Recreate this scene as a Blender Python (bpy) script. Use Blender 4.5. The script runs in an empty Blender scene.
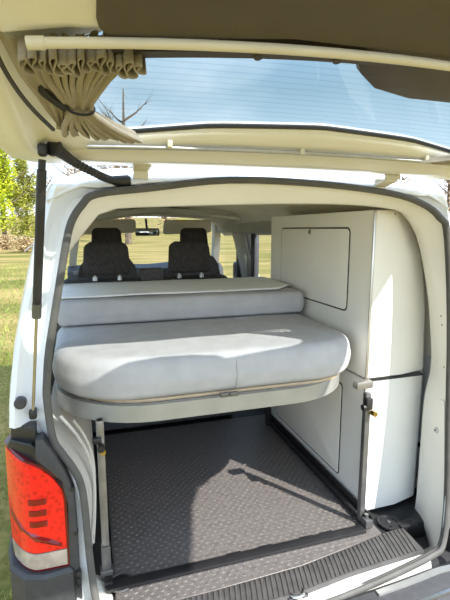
import bpy, bmesh, math, random
from mathutils import Vector, Matrix, noise
random.seed(7)
SC = bpy.context.scene
COL = SC.collection
PI = math.pi
R = math.radians

# ------------------------------------------------------------------ helpers
def finish(name, bm, mat, parent=None, sharp=35, smooth=True):
    """link the bmesh as one mesh object; vertices are in world metres"""
    me = bpy.data.meshes.new(name)
    bmesh.ops.recalc_face_normals(bm, faces=bm.faces)
    off = ORG.get(parent.name) if parent is not None else None
    if off is not None:
        bmesh.ops.translate(bm, verts=bm.verts, vec=-off)
    bm.to_mesh(me); bm.free()
    if smooth:
        me.shade_smooth(); me.set_sharp_from_angle(angle=R(sharp))
    mats = mat if isinstance(mat, (list, tuple)) else [mat]
    for m in mats: me.materials.append(m)
    o = bpy.data.objects.new(name, me); COL.objects.link(o)
    if parent is not None:
        o.parent = parent
        ORG[o.name] = off
    return o
ORG = {}
def thing(name, loc, label, cat, group=None):
    o = bpy.data.objects.new(name, None); COL.objects.link(o)
    o.location = loc; o.empty_display_size = .1
    ORG[o.name] = Vector(loc)
    o['label'] = label; o['category'] = cat
    if group: o['group'] = group
    return o
def tag(o, label, cat, group=None, kind=None):
    if label: o['label'] = label
    if cat: o['category'] = cat
    if group: o['group'] = group
    if kind: o['kind'] = kind
    return o
def BM(): return bmesh.new()

def loft(bm, loops, closed=True, cap0=False, cap1=False, closed_rows=False, mi=0):
    rows = [[bm.verts.new(p) for p in lp] for lp in loops]
    n = len(rows[0])
    rr = list(zip(rows, rows[1:]))
    if closed_rows: rr.append((rows[-1], rows[0]))
    for a, b in rr:
        for i in range(n if closed else n-1):
            j = (i+1) % n
            f = bm.faces.new((a[i], a[j], b[j], b[i])); f.material_index = mi
    if cap0: bm.faces.new(rows[0][::-1]).material_index = mi
    if cap1: bm.faces.new(rows[-1]).material_index = mi
    return rows

def box(bm, c, s, bev=0.0, rot=None, seg=2):
    t = bmesh.new()
    bmesh.ops.create_cube(t, size=1)
    bmesh.ops.scale(t, vec=Vector(s), verts=t.verts)
    if bev > 0:
        bmesh.ops.bevel(t, geom=list(t.edges), offset=bev, segments=seg, profile=.5, affect='EDGES')
    M = Matrix.Translation(Vector(c))
    if rot is not None: M = M @ (rot.to_4x4() if hasattr(rot, 'to_4x4') else rot)
    bmesh.ops.transform(t, matrix=M, verts=t.verts)
    merge(bm, t)
def merge(bm, t):
    me = bpy.data.meshes.new('tmp'); t.to_mesh(me); t.free()
    bm.from_mesh(me); bpy.data.meshes.remove(me)

def frames(pts, closed=False):
    pts = [Vector(p) for p in pts]; n = len(pts); out = []; up = None
    for i in range(n):
        a = pts[i-1] if (i > 0 or closed) else pts[i]
        b = pts[(i+1) % n] if (i < n-1 or closed) else pts[i]
        t = (b-a).normalized()
        if up is None:
            up = Vector((0, 0, 1)) if abs(t.z) < .9 else Vector((1, 0, 0))
        x = t.cross(up)
        if x.length < 1e-5: x = t.cross(Vector((1, 0, 0)))
        x.normalize(); y = x.cross(t).normalized(); up = y
        out.append((pts[i], t, x, y))
    return out
def tube(bm, pts, r, seg=12, closed=False, cap=True, radii=None, flat=None):
    fr = frames(pts, closed); loops = []
    for i, (p, t, x, y) in enumerate(fr):
        rr = radii[i] if radii else r
        ry = rr*(flat or 1)
        loops.append([p + x*(math.cos(2*PI*k/seg)*rr) + y*(math.sin(2*PI*k/seg)*ry) for k in range(seg)])
    loft(bm, loops, True, cap and not closed, cap and not closed, closed)
def sweep(bm, pts, prof, closed=False, up=None):
    """rectangular or any profile (list of (a,b)) swept along pts; a=side, b=up"""
    fr = frames(pts, closed)
    loft(bm, [[p + x*a + y*b for a, b in prof] for p, t, x, y in fr], True, not closed, not closed, closed)
def rpoly(pts, rad, seg=6):
    """rounded polygon in 2D"""
    n = len(pts); out = []
    for i in range(n):
        p = Vector(pts[i]); a = Vector(pts[i-1]); b = Vector(pts[(i+1) % n])
        r = rad[i] if isinstance(rad, (list, tuple)) else rad
        if r <= 1e-6: out.append(p); continue
        u = (a-p).normalized(); v = (b-p).normalized()
        ang = math.acos(max(-1, min(1, u.dot(v))))
        d = min(r/math.tan(ang/2), (a-p).length*.49, (b-p).length*.49)
        r2 = d*math.tan(ang/2)
        c = p + (u+v).normalized()*(r2/math.sin(ang/2))
        s = p+u*d; e = p+v*d
        a0 = math.atan2(s.y-c.y, s.x-c.x); a1 = math.atan2(e.y-c.y, e.x-c.x)
        da = (a1-a0+PI) % (2*PI)-PI
        for k in range(seg+1):
            t = a0+da*k/seg
            out.append(Vector((c.x+r2*math.cos(t), c.y+r2*math.sin(t))))
    return out
def inset(loop, d):
    n = len(loop); A = sum(loop[i].x*loop[(i+1) % n].y-loop[(i+1) % n].x*loop[i].y for i in range(n))
    sg = 1 if A > 0 else -1; out = []
    for i in range(n):
        a = loop[i-1]; b = loop[(i+1) % n]
        t = (b-a)
        if t.length < 1e-9: out.append(loop[i].copy()); continue
        t.normalize(); out.append(loop[i]+Vector((-t.y, t.x))*d*sg)
    return out
def prism(bm, loop2, f, h0, h1, bev=0.0, seg=3):
    """extrude a 2D loop; f(x,y,h)->3D ; rounded edges of radius bev"""
    lp = []
    if bev > 0:
        for k in range(seg+1):
            a = PI/2*k/seg
            lp.append((bev*(1-math.sin(a)), h0+bev*(1-math.cos(a))))
        for k in range(seg+1):
            a = PI/2*k/seg
            lp.append((bev*(1-math.cos(a)), h1-bev*(1-math.sin(a))))
    else: lp = [(0, h0), (0, h1)]
    loft(bm, [[f(p.x, p.y, h) for p in inset(loop2, d)] for d, h in lp], True, True, True)
def cyl(bm, p0, p1, r, seg=16, r1=None):
    tube(bm, [p0, p1], r, seg, radii=[r, r if r1 is None else r1])
def lerp(a, b, t): return a+(b-a)*t
def interp(tab, x):
    if x <= tab[0][0]: return tab[0][1]
    for (a, b), (c, d) in zip(tab, tab[1:]):
        if x <= c: return b+(d-b)*(x-a)/(c-a)
    return tab[-1][1]
def catmull(pts, m=6, closed=False):
    P = [Vector(p) for p in pts]; n = len(P); out = []
    for i in range(n if closed else n-1):
        p0 = P[i-1] if (i > 0 or closed) else P[0]; p1 = P[i]; p2 = P[(i+1) % n]
        p3 = P[(i+2) % n] if (i+2 < n or closed) else P[n-1]
        for k in range(m):
            t = k/m
            out.append(.5*((2*p1)+(p2-p0)*t+(2*p0-5*p1+4*p2-p3)*t*t+(3*p1-p0-3*p2+p3)*t*t*t))
    if not closed: out.append(P[-1].copy())
    return out

# ------------------------------------------------------------------ materials
def mat(name, col, rough=.5, metal=0, noise_amt=.06, scale=8, bump=0, bscale=200, spec=.5, coat=0, col2=None, stretch=None):
    m = bpy.data.materials.new(name); m.use_nodes = True
    nt = m.node_tree; N = nt.nodes; L = nt.links
    b = N['Principled BSDF']
    b.inputs['Roughness'].default_value = rough; b.inputs['Metallic'].default_value = metal
    b.inputs['Specular IOR Level'].default_value = spec
    b.inputs['Coat Weight'].default_value = coat
    tc = N.new('ShaderNodeTexCoord'); mp = N.new('ShaderNodeMapping')
    L.new(tc.outputs['Object'], mp.inputs[0])
    if stretch: mp.inputs['Scale'].default_value = stretch
    nz = N.new('ShaderNodeTexNoise'); nz.inputs['Scale'].default_value = scale; nz.inputs['Detail'].default_value = 4
    L.new(mp.outputs[0], nz.inputs['Vector'])
    mx = N.new('ShaderNodeMix'); mx.data_type = 'RGBA'
    c2 = col2 or tuple(max(0, c*(1-noise_amt*2)) for c in col)
    mx.inputs['A'].default_value = (*c2, 1); mx.inputs['B'].default_value = (*col, 1)
    rp = N.new('ShaderNodeMapRange'); rp.inputs['From Min'].default_value = .35; rp.inputs['From Max'].default_value = .65
    L.new(nz.outputs['Fac'], rp.inputs['Value']); L.new(rp.outputs[0], mx.inputs['Factor'])
    L.new(mx.outputs['Result'], b.inputs['Base Color'])
    if bump:
        n2 = N.new('ShaderNodeTexNoise'); n2.inputs['Scale'].default_value = bscale; n2.inputs['Detail'].default_value = 3
        L.new(mp.outputs[0], n2.inputs['Vector'])
        bp = N.new('ShaderNodeBump'); bp.inputs['Strength'].default_value = bump; bp.inputs['Distance'].default_value = .004
        L.new(n2.outputs['Fac'], bp.inputs['Height']); L.new(bp.outputs[0], b.inputs['Normal'])
    return m
def glass(name, tint, refl=.08, rough=.02):
    m = bpy.data.materials.new(name); m.use_nodes = True
    nt = m.node_tree; N = nt.nodes; L = nt.links
    for n in list(N): N.remove(n)
    o = N.new('ShaderNodeOutputMaterial'); t = N.new('ShaderNodeBsdfTransparent'); g = N.new('ShaderNodeBsdfGlossy')
    t.inputs[0].default_value = (*tint, 1); g.inputs['Roughness'].default_value = rough
    mx = N.new('ShaderNodeMixShader'); mx.inputs[0].default_value = refl
    L.new(t.outputs[0], mx.inputs[1]); L.new(g.outputs[0], mx.inputs[2]); L.new(mx.outputs[0], o.inputs[0])
    return m, nt, t, mx
M = {}
M['paint'] = mat('white_paint', (.80, .82, .84), .28, 0, .02, 3, coat=.3)
M['cream'] = mat('interior_white_paint', (.82, .80, .74), .35, 0, .02, 4, coat=.2)
M['seal'] = mat('seal_rubber', (.10, .097, .09), .6, 0, .1, 20, spec=.35)
M['black'] = mat('black_plastic', (.018, .018, .02), .45, 0, .1, 30)
M['grey'] = mat('textured_grey_plastic', (.05, .05, .053), .6, 0, .12, 40, bump=.25, bscale=400)
M['sill'] = mat('sill_plastic', (.085, .08, .078), .5, 0, .12, 30, bump=.2, bscale=300)
M['steel'] = mat('brushed_steel', (.50, .50, .49), .33, 1, .08, 30)
M['darksteel'] = mat('grey_coated_steel', (.17, .17, .17), .4, .6, .1, 20)
M['railpaint'] = mat('grey_rail_paint', (.40, .40, .38), .38, .35, .05, 14)
M['alu'] = mat('aluminium_edge', (.62, .62, .60), .35, .8, .05, 14)
M['legsteel'] = mat('leg_steel', (.30, .29, .27), .4, .6, .1, 20)
M['brass'] = mat('brass', (.55, .38, .12), .3, 1, .1, 30)
M['board'] = mat('cabinet_board', (.88, .86, .80), .45, 0, .03, 3, bump=.04, bscale=120)
M['board2'] = mat('cabinet_panel', (.86, .86, .83), .45, 0, .03, 3, bump=.04, bscale=120)
M['fabric'] = mat('grey_mattress_fabric', (.46, .46, .475), .9, 0, .05, 14, bump=.25, bscale=500)
M['sheet'] = mat('white_sheet_fabric', (.86, .87, .87), .85, 0, .03, 10, bump=.2, bscale=300)
M['wood'] = mat('birch_plywood_edge', (.62, .48, .31), .55, 0, .12, 20, stretch=(1, 8, 40))
M['seatcloth'] = mat('charcoal_seat_cloth', (.06, .055, .055), .9, 0, .2, 60, bump=.4, bscale=500)
M['seatside'] = mat('grey_seat_cloth', (.10, .095, .095), .9, 0, .15, 60, bump=.3, bscale=500)
M['liner'] = mat('grey_headliner', (.78, .74, .66), .9, 0, .05, 10, bump=.2, bscale=300)
M['dash'] = mat('dark_dashboard', (.06, .062, .07), .6, 0, .1, 30)
M['door'] = mat('door_card', (.52, .52, .50), .6, 0, .05, 10)
M['trimbrown'] = mat('brown_tailgate_lining', (.095, .08, .06), .75, 0, .05, 20, bump=.15, bscale=250)
M['motor'] = mat('dark_brown_plastic', (.055, .043, .034), .5, 0, .1, 25, bump=.1, bscale=300)
M['curtain'] = mat('taupe_curtain', (.34, .30, .235), .85, 0, .06, 30, bump=.2, bscale=500)
M['strap'] = mat('black_strap', (.015, .014, .014), .8, 0, .1, 50)
M['crailm'] = mat('cream_rail', (.66, .62, .5), .4, 0, .04, 12)
M['mirror'] = mat('mirror_glass', (.75, .8, .85), .05, 1, .02, 5)
M['screen'] = mat('radio_screen', (.20, .24, .28), .2, 0, .05, 10)
M['trunk'] = mat('bark', (.16, .12, .085), .9, 0, .2, 8)
M['yellow'] = mat('yellow_sticker', (.75, .6, .05), .5, 0, .05, 10)
M['white'] = mat('white_label', (.85, .87, .88), .5, 0, .02, 10)
M['clearlens'] = mat('clear_reverse_lens', (.52, .45, .40), .18, .1, .2, 18, coat=.6)
M['window'], nt, _, _ = glass('clear_window_glass', (.90, .93, .93), .04)
# rear window: tinted glass with fine heater wires running across
M['rearglass'], nt, tb, mxs = glass('heated_rear_window', (.72, .84, .90), .05)
N = nt.nodes; L = nt.links
tc = N.new('ShaderNodeTexCoord'); wv = N.new('ShaderNodeTexWave'); wv.wave_type = 'BANDS'; wv.bands_direction = 'Y'
wv.inputs['Scale'].default_value = 16; wv.inputs['Distortion'].default_value = .5; wv.inputs['Detail'].default_value = 1
L.new(tc.outputs['Object'], wv.inputs['Vector'])
cr = N.new('ShaderNodeValToRGB'); cr.color_ramp.elements[0].position = .82; cr.color_ramp.elements[0].color = (.60, .63, .62, 1)
cr.color_ramp.elements[1].position = 1; cr.color_ramp.elements[1].color = (.52, .555, .56, 1)
L.new(wv.outputs['Fac'], cr.inputs[0]); L.new(cr.outputs[0], tb.inputs[0])

def red_lens():
    m = bpy.data.materials.new('red_tail_lens'); m.use_nodes = True
    nt = m.node_tree; N = nt.nodes; L = nt.links; b = N['Principled BSDF']
    b.inputs['Roughness'].default_value = .18; b.inputs['Coat Weight'].default_value = .25
    tc = N.new('ShaderNodeTexCoord'); v = N.new('ShaderNodeTexVoronoi'); v.inputs['Scale'].default_value = 60
    L.new(tc.outputs['Object'], v.inputs['Vector'])
    nz = N.new('ShaderNodeTexNoise'); nz.inputs['Scale'].default_value = 9; L.new(tc.outputs['Object'], nz.inputs['Vector'])
    ad = N.new('ShaderNodeMath'); ad.operation = 'ADD'; L.new(v.outputs['Distance'], ad.inputs[0]); L.new(nz.outputs['Fac'], ad.inputs[1])
    cr = N.new('ShaderNodeValToRGB'); cr.color_ramp.elements[0].position = .55; cr.color_ramp.elements[0].color = (.52, .006, .005, 1)
    cr.color_ramp.elements[1].position = 1.15; cr.color_ramp.elements[1].color = (.84, .014, .010, 1)
    L.new(ad.outputs[0], cr.inputs[0]); L.new(cr.outputs[0], b.inputs['Base Color'])
    b.inputs['Subsurface Weight'].default_value = .0
    return m
M['red'] = red_lens()
M['reddark'] = mat('dark_red_reflector', (.22, .003, .004), .2, 0, .1, 30, coat=.5)
M['redbezel'] = mat('red_lens_rim', (.12, .006, .009), .2, 0, .1, 30, coat=.5)

def mat_rubber():
    m = bpy.data.materials.new('studded_rubber'); m.use_nodes = True
    nt = m.node_tree; N = nt.nodes; L = nt.links; b = N['Principled BSDF']
    b.inputs['Roughness'].default_value = .42; b.inputs['Specular IOR Level'].default_value = .7
    tc = N.new('ShaderNodeTexCoord'); nz = N.new('ShaderNodeTexNoise'); nz.inputs['Scale'].default_value = 60; nz.inputs['Detail'].default_value = 4
    L.new(tc.outputs['Object'], nz.inputs['Vector'])
    cr = N.new('ShaderNodeValToRGB'); cr.color_ramp.elements[0].color = (.085, .078, .076, 1); cr.color_ramp.elements[1].color = (.15, .135, .128, 1)
    cr.color_ramp.elements[0].position = .3; cr.color_ramp.elements[1].position = .7
    L.new(nz.outputs['Fac'], cr.inputs[0]); L.new(cr.outputs[0], b.inputs['Base Color'])
    bp = N.new('ShaderNodeBump'); bp.inputs['Strength'].default_value = .3; bp.inputs['Distance'].default_value = .002
    n2 = N.new('ShaderNodeTexNoise'); n2.inputs['Scale'].default_value = 350; L.new(tc.outputs['Object'], n2.inputs['Vector'])
    L.new(n2.outputs['Fac'], bp.inputs['Height']); L.new(bp.outputs[0], b.inputs['Normal'])
    return m
M['rubber'] = mat_rubber()

def mat_field():
    m = bpy.data.materials.new('dry_grass_field'); m.use_nodes = True
    nt = m.node_tree; N = nt.nodes; L = nt.links; b = N['Principled BSDF']; b.inputs['Roughness'].default_value = .95
    b.inputs['Specular IOR Level'].default_value = .1
    tc = N.new('ShaderNodeTexCoord')
    a = N.new('ShaderNodeTexNoise'); a.inputs['Scale'].default_value = .35; a.inputs['Detail'].default_value = 6
    f = N.new('ShaderNodeTexNoise'); f.inputs['Scale'].default_value = 14; f.inputs['Detail'].default_value = 6
    mp = N.new('ShaderNodeMapping'); mp.inputs['Scale'].default_value = (.35, 1.6, 1); L.new(tc.outputs['Object'], mp.inputs[0])
    L.new(mp.outputs[0], a.inputs['Vector']); L.new(tc.outputs['Object'], f.inputs['Vector'])
    c1 = N.new('ShaderNodeValToRGB'); e = c1.color_ramp.elements
    e[0].position = .34; e[0].color = (.15, .15, .04, 1); e[1].position = .58; e[1].color = (.36, .27, .12, 1)
    x = e.new(.48); x.color = (.27, .215, .08, 1)
    L.new(a.outputs['Fac'], c1.inputs[0])
    c2 = N.new('ShaderNodeValToRGB'); c2.color_ramp.elements[0].color = (.55, .6, .45, 1); c2.color_ramp.elements[1].color = (1.1, 1.05, 1, 1)
    c2.color_ramp.elements[0].position = .35; c2.color_ramp.elements[1].position = .7
    L.new(f.outputs['Fac'], c2.inputs[0])
    mx = N.new('ShaderNodeMix'); mx.data_type = 'RGBA'; mx.blend_type = 'MULTIPLY'; mx.inputs['Factor'].default_value = 1
    L.new(c1.outputs[0], mx.inputs['A']); L.new(c2.outputs[0], mx.inputs['B']); L.new(mx.outputs['Result'], b.inputs['Base Color'])
    return m
def mat_leaf(name, c1, c2, trans=.4):
    m = bpy.data.materials.new(name); m.use_nodes = True
    nt = m.node_tree; N = nt.nodes; L = nt.links; b = N['Principled BSDF']; b.inputs['Roughness'].default_value = .7
    tc = N.new('ShaderNodeTexCoord'); nz = N.new('ShaderNodeTexNoise'); nz.inputs['Scale'].default_value = .9; nz.inputs['Detail'].default_value = 5
    L.new(tc.outputs['Object'], nz.inputs['Vector'])
    cr = N.new('ShaderNodeValToRGB'); cr.color_ramp.elements[0].color = (*c1, 1); cr.color_ramp.elements[1].color = (*c2, 1)
    cr.color_ramp.elements[0].position = .35; cr.color_ramp.elements[1].position = .65
    L.new(nz.outputs['Fac'], cr.inputs[0]); L.new(cr.outputs[0], b.inputs['Base Color'])
    tr = N.new('ShaderNodeBsdfTranslucent'); L.new(cr.outputs[0], tr.inputs[0])
    mx = N.new('ShaderNodeMixShader'); mx.inputs[0].default_value = trans
    L.new(b.outputs[0], mx.inputs[1]); L.new(tr.outputs[0], mx.inputs[2]); L.new(mx.outputs[0], N['Material Output'].inputs[0])
    return m
M['field'] = mat_field()
M['leaf'] = mat_leaf('spring_leaves', (.30, .38, .02), (.72, .76, .06))
M['leaf2'] = mat_leaf('olive_leaves', (.25, .28, .04), (.55, .55, .10))
M['twig'] = mat_leaf('brown_twigs', (.30, .20, .11), (.55, .38, .22), .2)
M['blade'] = mat_leaf('grass_blades', (.13, .20, .03), (.38, .40, .10), .3)
M['brush'] = mat_leaf('dry_brush', (.36, .25, .13), (.58, .45, .25), .2)

# ------------------------------------------------------------------ camera, sky, sun
CAM = Vector((-.61, -1.3, 1.83))
F, YAW, PIT = 440., R(17.2), R(-9.17)
cd = bpy.data.cameras.new('camera'); co = bpy.data.objects.new('camera', cd); COL.objects.link(co)
co.location = CAM; co.rotation_euler = (PI/2+PIT, 0, -YAW)
cd.sensor_fit = 'VERTICAL'; cd.sensor_height = 24; cd.lens = F/600*24; cd.clip_start = .02; cd.clip_end = 500
SC.camera = co
def px(u, v, ax, val):
    x = (u-225)/F; z = -(v-300)/F
    d = Vector((x, math.cos(PIT)-math.sin(PIT)*z, math.sin(PIT)+math.cos(PIT)*z))
    c, s = math.cos(YAW), math.sin(YAW)
    d = Vector((c*d.x+s*d.y, -s*d.x+c*d.y, d.z))
    return CAM+d*((val-CAM[ax])/d[ax])

w = bpy.data.worlds.new('sky'); SC.world = w; w.use_nodes = True
N = w.node_tree.nodes; L = w.node_tree.links
bg = N['Background']; tc = N.new('ShaderNodeTexCoord'); sx = N.new('ShaderNodeSeparateXYZ'); L.new(tc.outputs['Generated'], sx.inputs[0])
cr = N.new('ShaderNodeValToRGB'); e = cr.color_ramp.elements
e[0].position = 0; e[0].color = (.92, .94, .95, 1); e[1].position = 1; e[1].color = (.20, .42, .80, 1)
for p, c in ((.12, (.52, .66, .80, 1)), (.28, (.245, .385, .50, 1)), (.5, (.28, .46, .72, 1))):
    q = e.new(p); q.color = c
L.new(sx.outputs['Z'], cr.inputs[0])
nz = N.new('ShaderNodeTexNoise'); nz.inputs['Scale'].default_value = 2.2; nz.inputs['Detail'].default_value = 5
mp = N.new('ShaderNodeMapping'); mp.inputs['Scale'].default_value = (1, 1, 2.5); L.new(tc.outputs['Generated'], mp.inputs[0]); L.new(mp.outputs[0], nz.inputs['Vector'])
c2 = N.new('ShaderNodeValToRGB'); c2.color_ramp.elements[0].position = .45; c2.color_ramp.elements[1].position = .75
c2.color_ramp.elements[0].color = (0, 0, 0, 1); c2.color_ramp.elements[1].color = (.55, .55, .55, 1)
L.new(nz.outputs['Fac'], c2.inputs[0])
mx = N.new('ShaderNodeMix'); mx.data_type = 'RGBA'; L.new(c2.outputs[0], mx.inputs['Factor']); L.new(cr.outputs[0], mx.inputs['A'])
mx.inputs['B'].default_value = (.80, .86, .92, 1)
dt = N.new('ShaderNodeVectorMath'); dt.operation = 'DOT_PRODUCT'; L.new(tc.outputs['Generated'], dt.inputs[0])
SAZ, SEL = R(33.5), R(44)
Sv = Vector((math.sin(SAZ)*math.cos(SEL), -math.cos(SAZ)*math.cos(SEL), math.sin(SEL))); dt.inputs[1].default_value = Sv
mr = N.new('ShaderNodeMapRange'); mr.interpolation_type = 'SMOOTHSTEP'; mr.inputs['From Min'].default_value = .1; mr.inputs['From Max'].default_value = 1
mr.inputs['To Max'].default_value = .6
L.new(dt.outputs['Value'], mr.inputs['Value'])
ma = N.new('ShaderNodeMix'); ma.data_type = 'RGBA'; ma.blend_type = 'ADD'; ma.clamp_factor = False
L.new(mr.outputs[0], ma.inputs['Factor']); L.new(mx.outputs['Result'], ma.inputs['A']); ma.inputs['B'].default_value = (.95, .97, 1, 1)
L.new(ma.outputs['Result'], bg.inputs['Color'])
bg.inputs['Strength'].default_value = 1.75
sd = bpy.data.lights.new('sun', 'SUN'); so = bpy.data.objects.new('sun', sd); COL.objects.link(so)
sd.energy = 6.8; sd.angle = R(.6); sd.color = (1, .95, .87)
so.rotation_euler = Sv.to_track_quat('Z', 'Y').to_euler(); so.location = (4, -5, 8)
vs = SC.view_settings; vs.view_transform = 'Standard'; vs.look = 'None'; vs.gamma = 1; vs.use_curve_mapping = False; vs.exposure = .40
SC.cycles.max_bounces = 10; SC.cycles.diffuse_bounces = 6; SC.cycles.transparent_max_bounces = 16

# ------------------------------------------------------------------ ground and growth
bm = BM(); g = 40
def gz(x, y): return 0.0 if y < 30 else (y-30)**1.5*.004
xs = [-160+320*i/80 for i in range(81)]; ys = [-40+200*i/60 for i in range(61)]
loft(bm, [[(x, y, gz(x, y)) for x in xs] for y in ys], False)
tag(finish('ground', bm, M['field']), 'dry grass field around the van', 'ground', kind='structure')
bm = BM(); rnd = random.Random(3)
for i in range(26000):
    if i < 17000: x = rnd.uniform(-4.2, -1.0); y = rnd.uniform(-1.0, 7)
    else: x = rnd.uniform(-9, -1.0); y = rnd.uniform(5, 24)
    h = rnd.uniform(.02, .07) if i < 17000 else rnd.uniform(.04, .12)
    a = rnd.uniform(0, 2*PI); wd = .004 if i < 17000 else .012
    dx, dy = math.cos(a)*wd, math.sin(a)*wd; lx, ly = rnd.gauss(0, h*.5), rnd.gauss(0, h*.5)
    bm.faces.new([bm.verts.new(v) for v in ((x-dx, y-dy, 0), (x+dx, y+dy, 0), (x+lx, y+ly, h))])
tag(finish('grass', bm, M['blade'], smooth=False), 'short green and straw grass blades beside the van', 'grass', kind='stuff')

def leaf_cloud(bm, c, r, n, size, rnd, hole=.35):
    for _ in range(n):
        while True:
            v = Vector((rnd.uniform(-1, 1), rnd.uniform(-1, 1), rnd.uniform(-1, 1)))
            if hole < v.length < 1: break
        p = Vector(c)+Vector((v.x*r[0], v.y*r[1], v.z*r[2]))
        q = Matrix.Rotation(rnd.uniform(0, 2*PI), 3, 'Z') @ Matrix.Rotation(rnd.uniform(-1.2, 1.2), 3, 'X')
        s = size*rnd.uniform(.6, 1.3)
        bm.faces.new([bm.verts.new(p+q @ Vector(k)) for k in ((-s*.5, 0, 0), (0, -s*.35, s*.1), (s*.55, 0, 0), (0, s*.35, s*.1))])
def tree(name, loc, h, wd, leafm, label, cat, n=2600, size=.32, group=None, twiggy=False, seed=1):
    rnd = random.Random(seed)
    t = thing(name, loc, label, cat, group)
    L0 = Vector(loc); bm = BM()
    tube(bm, [L0, L0+Vector((.1, 0, h*.3)), L0+Vector((-.1, .1, h*.62)), L0+Vector((0, 0, h*.9))], .2, 8, radii=[.02*h, .016*h, .01*h, .003*h])
    for k in range(16):
        a = rnd.uniform(0, 2*PI); z0 = rnd.uniform(.15, .75)*h; l = wd*rnd.uniform(.5, 1)
        p = L0+Vector((0, 0, z0)); e = p+Vector((math.cos(a)*l, math.sin(a)*l, l*rnd.uniform(.5, 1.1)))
        m_ = p.lerp(e, .5)+Vector((0, 0, -.08*l))
        tube(bm, [p, m_, e], .05, 5, radii=[.008*h, .005*h, .0015*h])
        if twiggy:
            for q in range(10):
                a2 = a+rnd.uniform(-1.2, 1.2); p2 = m_.lerp(e, rnd.random()); l2 = l*.5*rnd.random()+.3
                tube(bm, [p2, p2+Vector((math.cos(a2)*l2, math.sin(a2)*l2, l2*rnd.uniform(.4, 1.4)))], .012, 4, radii=[.02, .006])
    finish('trunk', bm, M['trunk'], t)
    bm = BM()
    for k in range(11):
        a = rnd.uniform(0, 2*PI); rr = wd*rnd.uniform(0, .65); z = h*rnd.uniform(.12, .88)
        sc = 1-.45*z/h
        leaf_cloud(bm, L0+Vector((math.cos(a)*rr*sc, math.sin(a)*rr*sc, z)), (wd*.5*sc, wd*.5*sc, h*.17), n//11, size, rnd, .2)
    finish('crown', bm, leafm, t, smooth=False)
    return t
def atxy(u, Y):
    p = px(u, 229, 1, Y); return (p.x, Y, gz(p.x, Y))
tree('leafy_tree', atxy(4, 52), 12.5, 3.2, M['leaf'], 'bright yellow-green leafy tree at the left edge of the field', 'tree', 9000, .28, seed=1)
tree('leafy_tree', atxy(27, 56), 9.8, 2.6, M['leaf2'], 'olive-green leafy tree just left of the gas strut', 'tree', 8000, .26, seed=2)
tree('leafy_tree', atxy(-62, 44), 12, 3.2, M['leaf'], 'yellow-green tree at the field edge, cut by the frame', 'tree', 3000, .34, seed=3)
tree('bare_tree', atxy(46, 60), 8.5, 2.6, M['twig'], 'bare brown tree right behind the gas strut', 'tree', 1800, .22, twiggy=True, seed=4)
tree('tall_bare_tree', atxy(128, 46), 17.0, 3.0, M['twig'], 'tall bare tree whose twigs show through the rear window', 'tree', 260, .2, twiggy=True, seed=5)
for i, (u, Y, h) in enumerate(((78, 66, 10), (118, 70, 11.5), (165, 74, 11), (205, 68, 12), (250, 72, 11.5), (300, 70, 12), (350, 68, 11.5), (400, 66, 11.5), (446, 62, 14))):
    tree('brown_tree', atxy(u, Y), h+2, 4.6, M['twig'],
         'bare brown tree at the right frame edge above the van corner' if i == 8 else 'bare brown tree in the row far beyond the van roof', 'tree', 1500, .34,
         None if i == 8 else 'bare trees along the far edge of the field', seed=10+i)
for i, (x_, y_, h) in enumerate(((-26, 52, 11), (-34, 58, 13), (-44, 50, 12), (-55, 60, 13))):
    tree('hedgerow_tree', (x_, y_, gz(x_, y_)), h, 4.2, M['leaf2'], 'olive-green tree in the hedgerow beside the field', 'tree', 1500, .45, 'hedgerow trees beside the field', seed=40+i)
for i, (u, Y) in enumerate(((-10, 36), (6, 40), (22, 36), (40, 41))):
    bm = BM(); x, y, z = atxy(u, Y)
    for k in range(5): leaf_cloud(bm, (x+rnd.uniform(-.5, .5), y+rnd.uniform(-.3, .3), z+.55), (.6, .5, .7), 240, .16, rnd, 0)
    o = finish('dry_bush', bm, M['brush'], smooth=False)
    tag(o, 'low straw-coloured bush in the row under the trees', 'bush', 'dry bushes at the field edge')

# ------------------------------------------------------------------ the van
van = thing('camper_van', (0, 2.3, 0), 'white camper van seen from behind with its tailgate open', 'van')
YO = [(.45, -.10), (.55, -.095), (.62, -.06), (.75, -.02), (.9, .0), (1.2, .03), (2, .08)]
def Yop(z): return interp(YO, z)
TR = [(96, 600), (92, 575), (88, 540), (84, 500), (80, 482), (74, 470), (63, 455), (53, 439), (47, 400), (47, 380), (49, 350), (57, 300), (65, 250), (71, 223), (82, 205), (97, 194), (150, 188), (230, 180), (320, 184), (389, 193), (423, 204), (441, 218), (449, 240), (451.5, 350), (449, 480), (447, 520), (443, 546), (432, 556), (410, 565), (333, 593)]
SEAL = []
for u, v in TR:
    y = 0
    for _ in range(12): p = px(u, v, 1, y); y = Yop(p.z)
    SEAL.append((p.x, p.z))
SEAL += [(-.05, .545), (-.40, .55), (-.56, .565), (-.615, .61)]
seal2 = catmull([Vector((x, z)) for x, z in SEAL], 4, True)
def ysw(x, z): return Yop(z)-(.03*max(0, 1-(x/.6)**2) if z < .62 else 0)
sealw = [Vector((p.x, ysw(p.x, p.y), p.y)) for p in seal2]
bm = BM(); sweep(bm, sealw, [(math.cos(2*PI*k/10)*.0088, math.sin(2*PI*k/10)*.0115) for k in range(10)], True)
tube(bm, [p+Vector((0, .014, 0)) for p in sealw], .008, 8, True)
seal_o = finish('door_seal', bm, M['seal'], van)
def sealx(z, sg):
    best = None; n = len(seal2)
    for i in range(n):
        a, b = seal2[i], seal2[(i+1) % n]
        if (a.y-z)*(b.y-z) <= 0 and abs(a.y-b.y) > 1e-9:
            x = a.x+(b.x-a.x)*(z-a.y)/(b.y-a.y)
            if x*sg > 0 and (best is None or abs(x) > abs(best)): best = x
    return best
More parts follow.
